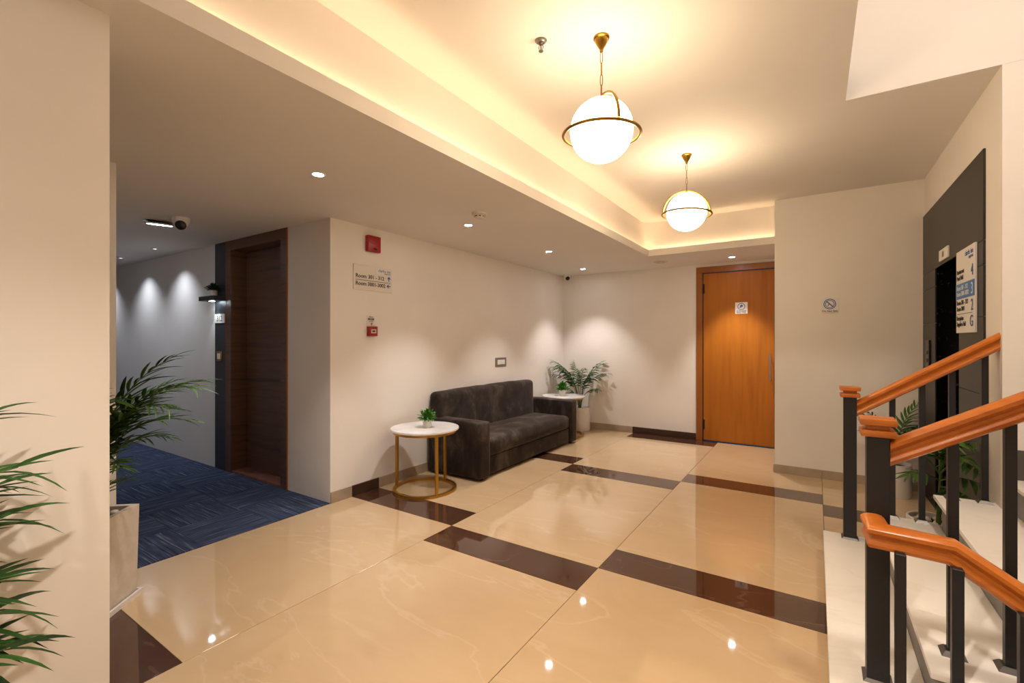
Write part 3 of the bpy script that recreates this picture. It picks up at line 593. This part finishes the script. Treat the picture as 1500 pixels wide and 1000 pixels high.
def palm_frond(par, base, az, e0, length, droop, leaflen, nl, leafw=0.11, petiole=0.4, material='palm_leaf', separate=True, stem='palm_stem', stemr=0.006, rnd=random, ldroop=0.35, lift=0.15, bend=1.5, inside=None):
    steps = 22; p = Vector(base); pts = [p.copy()]; tans = []
    for i in range(steps):
        s_ = i / (steps - 1); e = e0 - droop * s_ ** bend
        d = Vector((math.cos(az)*math.cos(e), math.sin(az)*math.cos(e), math.sin(e))); tans.append(d); p = p + d * (length / steps); pts.append(p.copy())
    tans.append(tans[-1])
    fr = MB().tube(pts, [stemr*(1 - 0.8*i/steps) for i in range(steps + 1)], 6).build('frond', stem, par, True)
    jb = None if separate else MB()
    side0 = Vector((-math.sin(az), math.cos(az), 0))
    for i in range(nl):
        for sd_ in (-1, 1):
            s_ = petiole + (1 - petiole) * (i + 0.5 * (sd_ > 0)) / (nl - 0.3) ; s_ = min(s_, 0.999)
            f = s_ * steps; k = int(f); pp = pts[k].lerp(pts[min(k+1, steps)], f - k); T_ = tans[k]; up = side0.cross(T_) * -1
            if up.z < 0: up = -up
            q = (s_ - petiole) / (1 - petiole); ang = R(58 - 36*q) + rnd.uniform(-0.12, 0.12)
            d = T_ * math.cos(ang) + side0 * (sd_ * math.sin(ang)) + up * (lift + rnd.uniform(-0.1, 0.1))
            ln = leaflen * (0.55 + 0.45*math.sin(math.pi*min(1, q*0.9 + 0.18))) * rnd.uniform(0.85, 1.1)
            nrm = (up + side0 * (-0.35*sd_)).normalized(); M = frame_m(pp, d, nrm)
            if inside:
                wp = par.matrix_basis @ (pp + d.normalized()*ln)
                if not inside(wp.x, wp.y) : continue
            dr = (0.22, 0.35, 0.5)[rnd.randrange(3)] * ldroop / 0.35
            if separate:
                o = link('leaflet', leaf_mesh(leafw, dr, material, 0), fr); o.matrix_basis = M @ Matrix.Diagonal((ln, ln, ln, 1))
            else: leaf_verts(jb.bm, M, ln, leafw*ln, dr, 4)
    if jb:
        me = bpy.data.meshes.new('leaflets'); jb.bm.to_mesh(me); jb.bm.free(); me.materials.append(MATS[material]); me.polygons.foreach_set('use_smooth', [True]*len(me.polygons)); link('leaflets', me, fr)
    return fr
def solve(reach, rise, droop, bend=1.5):
    best = None
    for ei in range(20, 90, 2):
        x = z = 0.0
        for i in range(22):
            e = R(ei) - R(droop) * (i/21) ** bend; x += math.cos(e)/22; z += math.sin(e)/22
        if x < 0.02: continue
        ln = math.hypot(reach, rise) / math.hypot(x, z); err = abs(math.atan2(z, x) - math.atan2(rise, reach))
        if best is None or err < best[0]: best = (err, R(ei), ln)
    return best[1], best[2]
def fronds(t, rz, specs, zb, rnd, inside, base_r=0.03, **kw):
    for (az, reach, rise, droop, ll, nl) in specs:
        e, ln = solve(reach, rise, droop)
        palm_frond(t, (base_r*math.cos(R(az) - rz), base_r*math.sin(R(az) - rz), zb), R(az) - rz, e, ln, R(droop), ll, nl, rnd=rnd, inside=inside, **kw)
IR = 33.3   # direction of picture-right in the room, degrees

# palm in square cement pot by corridor
pr_ = random.Random(3)
sp = thing('potted_palm', 'areca palm in a square cement pot by the corridor carpet', 'potted plant', (-3.222, 0.78, 0), R(-50))
def sq_pot(t, s0, s1, h, wall):
    b = MB(); bm = b.bm
    def ring(s_, z): return [bm.verts.new((sx*s_/2, sy*s_/2, z)) for sx, sy in ((-1,-1),(1,-1),(1,1),(-1,1))]
    rs = [ring(s0, 0.02), ring(s1, h), ring(s1 - 2*wall, h), ring(s1 - 2*wall - 0.02, h - 0.07)]
    for A, B in zip(rs, rs[1:]):
        for i in range(4): j = (i+1) % 4; bm.faces.new((A[i], A[j], B[j], B[i]))
    bm.faces.new(rs[0][::-1]); bm.faces.new(rs[-1]); b.build('pot', 'cement_pot', t)
sq_pot(sp, 0.328, 0.345, 0.505, 0.03)
sau = MB(); 
sau.box(-0.175, 0.175, -0.175, 0.175, 0.0, 0.008); sau.box(-0.185, 0.185, -0.185, -0.172, 0.0, 0.026); sau.box(-0.185, 0.185, 0.172, 0.185, 0.0, 0.026); sau.box(-0.185, -0.172, -0.172, 0.172, 0.0, 0.026); sau.box(0.172, 0.185, -0.172, 0.172, 0.0, 0.026)
sau.build('saucer', 'ceramic_white', sp)
box('inner_liner', -0.128, 0.128, -0.128, 0.128, 0.41, 0.478, 'red_liner', sp)
for k in range(16):
    b = MB(); bmesh.ops.create_icosphere(b.bm, subdivisions=2, radius=1.0)
    o = b.build('pebble', 'pebble_stone', sp, True); o.scale = (pr_.uniform(0.018, 0.03), pr_.uniform(0.015, 0.024), pr_.uniform(0.010, 0.015)); o.location = (-0.09 + 0.06*(k % 4) + pr_.uniform(-0.01, 0.01), -0.09 + 0.06*(k // 4) + pr_.uniform(-0.01, 0.01), 0.486); o.rotation_euler = (0, 0, pr_.uniform(0, 3))
fronds(sp, R(-50), ((IR, 0.33, 0.84, 95, 0.20, 16), (IR - 12, 0.32, 0.74, 100, 0.20, 15), (IR + 14, 0.34, 0.60, 105, 0.18, 14), (IR - 22, 0.20, 0.40, 110, 0.18, 10), (IR + 10, 0.09, 0.96, 60, 0.22, 15), (IR - 50, 0.12, 0.92, 70, 0.22, 15), (IR, 0.16, 0.20, 60, 0.19, 8), (IR + 25, 0.20, 0.86, 85, 0.21, 14), (IR - 5, 0.10, 0.72, 70, 0.21, 13), (IR - 35, 0.26, 0.80, 90, 0.21, 14), (IR + 5, 0.06, 0.60, 60, 0.22, 12), (IR + 12, 0.30, 0.48, 100, 0.18, 12), (IR + 60, 0.10, 0.80, 70, 0.21, 13), (IR - 90, 0.10, 0.66, 70, 0.21, 12)), 0.485, pr_, lambda x, y: x > -3.53 or y > 1.04, leafw=0.13, petiole=0.34, lift=0.15)
# foreground palm at left edge of picture
pr_ = random.Random(11)
fp = thing('potted_palm', 'areca palm at the left picture edge before the cream wall', 'potted plant', (-1.745, -0.30, 0))
MB().lathe([(0, 0), (0.11, 0), (0.125, 0.02), (0.15, 0.36), (0.155, 0.38), (0.143, 0.38), (0.138, 0.34), (0, 0.34)], 36).build('pot', 'ceramic_white', fp, True)
MB().lathe([(0, 0.35), (0.137, 0.345), (0, 0.344)], 24, cap=False).build('soil', 'soil', fp)
fronds(fp, 0, ((92, 0.52, 0.90, 60, 0.26, 12), (84, 0.56, 0.77, 70, 0.28, 12), (97, 0.56, 0.70, 70, 0.27, 12), (88, 0.54, 0.64, 65, 0.28, 12), (84, 0.52, 0.50, 60, 0.27, 11), (93, 0.54, 0.40, 60, 0.27, 10), (78, 0.56, 0.34, 60, 0.26, 10), (95, 0.46, 0.20, 55, 0.24, 8), (-60, 0.5, 0.7, 80, 0.24, 10), (-110, 0.45, 0.75, 80, 0.24, 10), (20, 0.4, 0.75, 80, 0.24, 10)), 0.34, pr_, lambda x, y: x > -1.935, leafw=0.145, petiole=0.42, material='palm_leaf_deep', lift=0.12, ldroop=0.4)
# palm in room corner
pr_ = random.Random(5)
bp_ = thing('potted_palm', 'areca palm in a white round pot in the back corner', 'potted plant', (-3.14, 6.74, 0))
def round_pot(t, r, h):
    MB().lathe([(0, 0), (r*0.93, 0), (r*0.97, 0.012), (r, h - 0.01), (r*0.99, h), (r*0.90, h), (r*0.88, h - 0.04), (0, h - 0.04)], 40).build('pot', 'ceramic_white', t, True)
    MB().lathe([(0, h - 0.03), (r*0.88, h - 0.034), (0, h - 0.036)], 24, cap=False).build('soil', 'soil', t)
round_pot(bp_, 0.165, 0.37)
fronds(bp_, 0, ((IR + 180, 0.30, 0.92, 80, 0.15, 15), (IR + 178, 0.14, 0.70, 95, 0.13, 12), (IR + 5, 0.09, 0.90, 75, 0.14, 14), (IR - 10, 0.07, 0.74, 95, 0.13, 15), (IR + 100, 0.04, 0.84, 50, 0.14, 12), (IR - 90, 0.08, 0.78, 70, 0.15, 12), (IR + 200, 0.08, 0.46, 110, 0.11, 12), (IR - 30, 0.12, 0.44, 110, 0.11, 12), (IR - 150, 0.08, 0.80, 70, 0.15, 12), (IR + 190, 0.20, 0.84, 90, 0.14, 13), (IR - 60, 0.04, 0.66, 60, 0.14, 14), (IR + 160, 0.06, 0.72, 60, 0.14, 15), (IR - 40, 0.05, 0.86, 60, 0.14, 12)), 0.33, pr_, lambda x, y: x > -3.53 and y < 6.96, base_r=0.02, leafw=0.24, petiole=0.46, material='palm_leaf_deep', separate=False, lift=0.1, ldroop=0.6)
# plants beside the stairs
pr_ = random.Random(9)
sp1 = thing('potted_palm', 'slender palm in a white cylinder pot beside the lift', 'potted plant', (0.60, 5.50, 0))
round_pot(sp1, 0.135, 0.30)
MB().tube([(-0.02 + 0.03*math.cos(k*0.5), -0.1351, 0.15 + 0.012*math.sin(k*1.7)) for k in range(6)], 0.0012, 5).build('pot_mark', 'grey_metal', sp1)
fronds(sp1, 0, ((IR + 180, 0.28, 0.52, 80, 0.14, 9), (IR, 0.08, 0.66, 50, 0.15, 10), (IR - 10, 0.18, 0.42, 80, 0.14, 9), (IR + 190, 0.08, 0.56, 60, 0.14, 9), (IR - 80, 0.14, 0.50, 80, 0.15, 9), (IR - 30, 0.14, 0.28, 70, 0.13, 8), (IR + 170, 0.16, 0.36, 90, 0.13, 8), (IR + 20, 0.16, 0.54, 80, 0.14, 9), (IR - 130, 0.10, 0.34, 80, 0.13, 8)), 0.26, pr_, lambda x, y: x < 0.83 and y < 5.73, base_r=0.02, leafw=0.17, petiole=0.40, material='palm_leaf_deep', separate=False, lift=0.2)
sp2 = thing('potted_palm', 'broad leaved palm in a pebble topped pot behind the stair', 'potted plant', (0.66, 4.14, 0))
round_pot(sp2, 0.14, 0.235)
for k in range(18):
    a = k*2.4; rr_ = 0.11*math.sqrt((k + 0.5)/18); b = MB(); bmesh.ops.create_icosphere(b.bm, subdivisions=2, radius=1.0)
    o = b.build('pebble', 'pebble_stone', sp2, True); o.scale = (pr_.uniform(0.016, 0.026), pr_.uniform(0.014, 0.02), 0.012); o.location = (rr_*math.cos(a), rr_*math.sin(a), 0.212); o.rotation_euler = (0, 0, a)
MB().tube([(0.02, -0.03, 0.2), (0.03, -0.02, 0.38), (0.035, -0.03, 0.56)], [0.014, 0.012, 0.009], 8).build('stem', 'palm_stem', sp2, True)
for (az, e, ln, dr, ll, nl, zb) in ((-52, 30, 0.34, 70, 0.20, 7, 0.5), (-66, 50, 0.40, 90, 0.20, 8, 0.54), (-40, 10, 0.26, 50, 0.18, 6, 0.40), (-58, 0, 0.32, 50, 0.18, 7, 0.34), (IR + 150, 62, 0.32, 80, 0.15, 7, 0.54), (-78, 62, 0.38, 90, 0.19, 8, 0.56), (-75, 20, 0.30, 60, 0.18, 7, 0.42), (IR + 175, 30, 0.22, 60, 0.15, 6, 0.5), (-62, 12, 0.34, 60, 0.18, 7, 0.46), (IR + 50, 60, 0.30, 90, 0.15, 6, 0.55), (-90, 65, 0.44, 80, 0.18, 8, 0.58), (-60, 60, 0.46, 60, 0.19, 8, 0.56)):
    palm_frond(sp2, (0.03, -0.025, zb), R(az), R(e), ln, R(dr), ll, nl, 0.19, 0.25, 'palm_leaf', False, rnd=pr_, lift=0.15, inside=lambda x, y: x < 0.84)
# small table plants
def little_plant(loc, label, material, s=1.0, seed=1, col=None):
    rd = random.Random(seed); t = thing('small_plant', label, 'potted plant', loc)
    MB().lathe([(0, 0), (0.027*s, 0), (0.031*s, 0.05*s), (0.028*s, 0.05*s), (0.026*s, 0.044*s), (0, 0.044*s)], 24).build('pot', 'ceramic_white', t, True)
    b = MB()
    for k in range(200):
        a = rd.uniform(0, 2*math.pi); el = rd.uniform(-0.1, 1.5); d = Vector((math.cos(a)*math.cos(el), math.sin(a)*math.cos(el), math.sin(el)))
        st = Vector((0, 0, 0.055*s)) + d*rd.uniform(0.01, 0.055)*s; leaf_verts(b.bm, frame_m(st, (d + Vector((rd.uniform(-.5, .5), rd.uniform(-.5, .5), rd.uniform(-.2, .6)))), Vector((rd.uniform(-.4, .4), rd.uniform(-.4, .4), 1))), rd.uniform(0.018, 0.030)*s, 0.017*s, 0.3, 3, )
    me = bpy.data.meshes.new('foliage'); b.bm.to_mesh(me); b.bm.free(); me.materials.append(MATS[material]); o = link('foliage', me, t); o['kind'] = 'stuff'
    for k in range(5): MB().tube([(0, 0, 0.04*s), (0.02*s*math.cos(k*1.26), 0.02*s*math.sin(k*1.26), 0.085*s)], 0.002*s, 5).build('stem', 'palm_stem', t)
    return t
little_plant((-3.12, 3.26, 0.595), 'tiny green plant in white pot on the near side table', 'bright_leaf', 1.45, 1)
little_plant((-3.20, 6.25, 0.595), 'tiny green plant in white pot on the far side table', 'bright_leaf', 1.75, 2)
little_plant((-5.515, VS - 0.065, 1.91), 'tiny dark plant in grey pot on the corridor shelf', 'dark_leaf', 1.25, 3)

# ------------------------------------------------------------------ stairs
stv0, stv1 = 2.03, 3.705
stair = thing('staircase', 'white marble stair with grey risers climbing to the right', 'staircase', (0, 0, 0))
NT = 9
for k in range(NT):
    z = RISE*(k + 1); u = U1 + GO*k; v1 = stv1 if u < 0.7 else VST
    if u + GO + 0.02 > UEL and u < UEL:
        v1 = VST - 0.001
        boxes('tread', 'white_marble', [(u, UEL - 0.001, v1, stv1, z - 0.022, z), (u, u + GO + 0.02, stv0, v1, z - 0.022, z)], stair)
    else: box('tread', u, u + GO + 0.02, stv0, v1, z - 0.022, z, 'white_marble', stair, 0.004, 2)
    vr = min(v1, stv1) - 0.006
    box('riser', u + 0.02, u + 0.034, stv0 + 0.005, vr, z - RISE, z - 0.022, 'riser_grey' if k else 'white_marble', stair)
    if k: box('stringer_block', u + 0.034, u + GO + 0.02, stv0 + 0.012, stv0 + 0.13, 0.0 if k < 2 else z - 2*RISE, z - 0.022, 'riser_grey', stair)
for k in range(3, NT):
    z = RISE*(k + 1); u = max(U1 + GO*k, UEL + 0.012); box('skirting_tile', u, U1 + GO*(k + 1) + 0.02, VST - 0.010, VST, z, z + 0.162, 'skirting_grey', stair, 0.001, 1)
uL = U1 + GO*NT; zL = RISE*(NT + 1)
box('landing', uL, 3.2, stv0, VST - 0.001, zL - 0.15, zL, 'white_marble', stair, 0.004, 2); box('riser', uL + 0.02, uL + 0.034, stv0 + 0.005, VST - 0.007, zL - RISE, zL - 0.15, 'riser_grey', stair)
# flight going down
dst = thing('descending_flight', 'white marble steps going down at the lower right corner', 'staircase', (0, 0, 0))
for k in range(1, 8):
    z = -RISE*k; u = 0.30 + GO*(k - 1); box('tread', u - 0.0, u + GO, 0.70, 1.98, z - 0.022, z, 'white_marble', dst); box('riser', u - 0.012, u, 0.70, 1.98, z, z + RISE - 0.022, 'riser_grey', dst)
box('side_wall', 0.30, 3.2, 1.98, 2.03, -1.6, -0.0, 'riser_grey', dst); box('side_wall', 0.30, 3.2, 0.60, 0.70, -1.6, -0.10, 'riser_grey', dst)
struct(boxes('floor_lower', 'riser_grey', [(0.0, 3.4, 0.5, 2.1, -1.7, -1.55)]))

RAILP = [(-0.029, 0.019), (-0.036, 0.025), (-0.036, 0.037), (-0.026, 0.046), (-0.010, 0.050), (0.010, 0.050), (0.026, 0.046), (0.036, 0.037), (0.036, 0.025), (0.029, 0.019), (0.018, 0.011), (0.018, 0.001), (0.029, -0.006), (0.033, -0.016), (0.029, -0.027), (0.020, -0.032), (-0.020, -0.032), (-0.029, -0.027), (-0.033, -0.016), (-0.029, -0.006), (-0.018, 0.001), (-0.018, 0.011)]
def newel(t, u, v, z0, z1, w=0.034):
    o = MB().box(-w, w, -w, w, z0, z1).bevel(0.002, 1).build('newel_post', 'black_steel', t, loc=(u, v, 0))
    for za, zb, ww in ((z1, z1 + 0.024, 0.052), (z1 + 0.024, z1 + 0.042, 0.036), (z1 + 0.042, z1 + 0.066, 0.054)): MB().box(-ww, ww, -ww, ww, za, zb).bevel(0.004, 2).build('newel_cap', 'rail_wood', o, True)
    plate(o, 0, 0, z0, 0.045); return o
def plate(o, x, y, z, w=0.034):
    b = MB(); bm = b.bm; lo = [bm.verts.new((x + sx*w, y + sy*w, z)) for sx, sy in ((-1,-1),(1,-1),(1,1),(-1,1))]; hi = [bm.verts.new((x + sx*w*0.62, y + sy*w*0.62, z + 0.016)) for sx, sy in ((-1,-1),(1,-1),(1,1),(-1,1))]
    bm.faces.new(lo[::-1]); bm.faces.new(hi)
    for i in range(4): j = (i+1) % 4; bm.faces.new((lo[i], lo[j], hi[j], hi[i]))
    b.build('base_plate', 'chrome', o)
def baluster(t, u, v, z0, z1, w=0.0145):
    o = MB().box(-w, w, -w, w, z0, z1).bevel(0.0015, 1).build('baluster', 'black_steel', t, loc=(u, v, 0)); plate(o, 0, 0, z0); return o
VF, VN, VD = 3.655, 2.19, 2.055
fr = thing('stair_railing', 'stair railing farther away ending at the lift wall', 'railing', (0, 0, 0), 0, 'stair railings')
newel(fr, 0.184, VF, RISE, 1.068)
sF = 0.665; zF = lambda u: 0.985 + sF*(u - 0.215)
MB().sweep(RAILP, [(0.2185, VF, zF(0.2185)), (UEL, VF, zF(UEL))], True).build('handrail', 'rail_wood', fr, True)
for u, k in ((0.397, 2), (0.535, 2), (0.668, 3), (0.805, 3)): baluster(fr, u, VF + 0.02, RISE*k, zF(u) - 0.028)
nr = thing('stair_railing', 'nearer stair railing rising to the right picture edge', 'railing', (0, 0, 0), 0, 'stair railings')
newel(nr, 0.193, VN, RISE, 1.075)
sN = 0.575; zN = lambda u: 1.003 + sN*(u - 0.223)
MB().sweep(RAILP, [(0.2275, VN, zN(0.2275)), (2.45, VN, zN(2.45))], True).build('handrail', 'rail_wood', nr, True)
for u, k in ((0.40, 2), (0.54, 2), (0.672, 3), (0.81, 3), (0.95, 4), (1.09, 4), (1.22, 5), (1.36, 5), (1.50, 6), (1.64, 6), (1.77, 7), (1.91, 7), (2.04, 8), (2.18, 8), (2.31, 9)): baluster(nr, u, VN, RISE*k, zN(u) - 0.028)
dr = thing('stair_railing', 'lower railing of the flight going down at the right', 'railing', (0, 0, 0), 0, 'stair railings')
MB().sweep(RAILP, [(0.175, VN - 0.034, 0.742), (0.182, VD, 0.738), (0.368, VD, 0.730), (1.2, VD, 0.730 - 0.66*0.832)]).build('handrail', 'rail_wood', dr, True)
for u in (0.238, 0.378, 0.528, 0.68, 0.82):
    zt = 0.735 if u < 0.368 else 0.730 - 0.66*(u - 0.368); baluster(dr, u, VD - 0.045, -RISE*max(0, math.ceil((u - 0.30)/GO)), zt - 0.02)
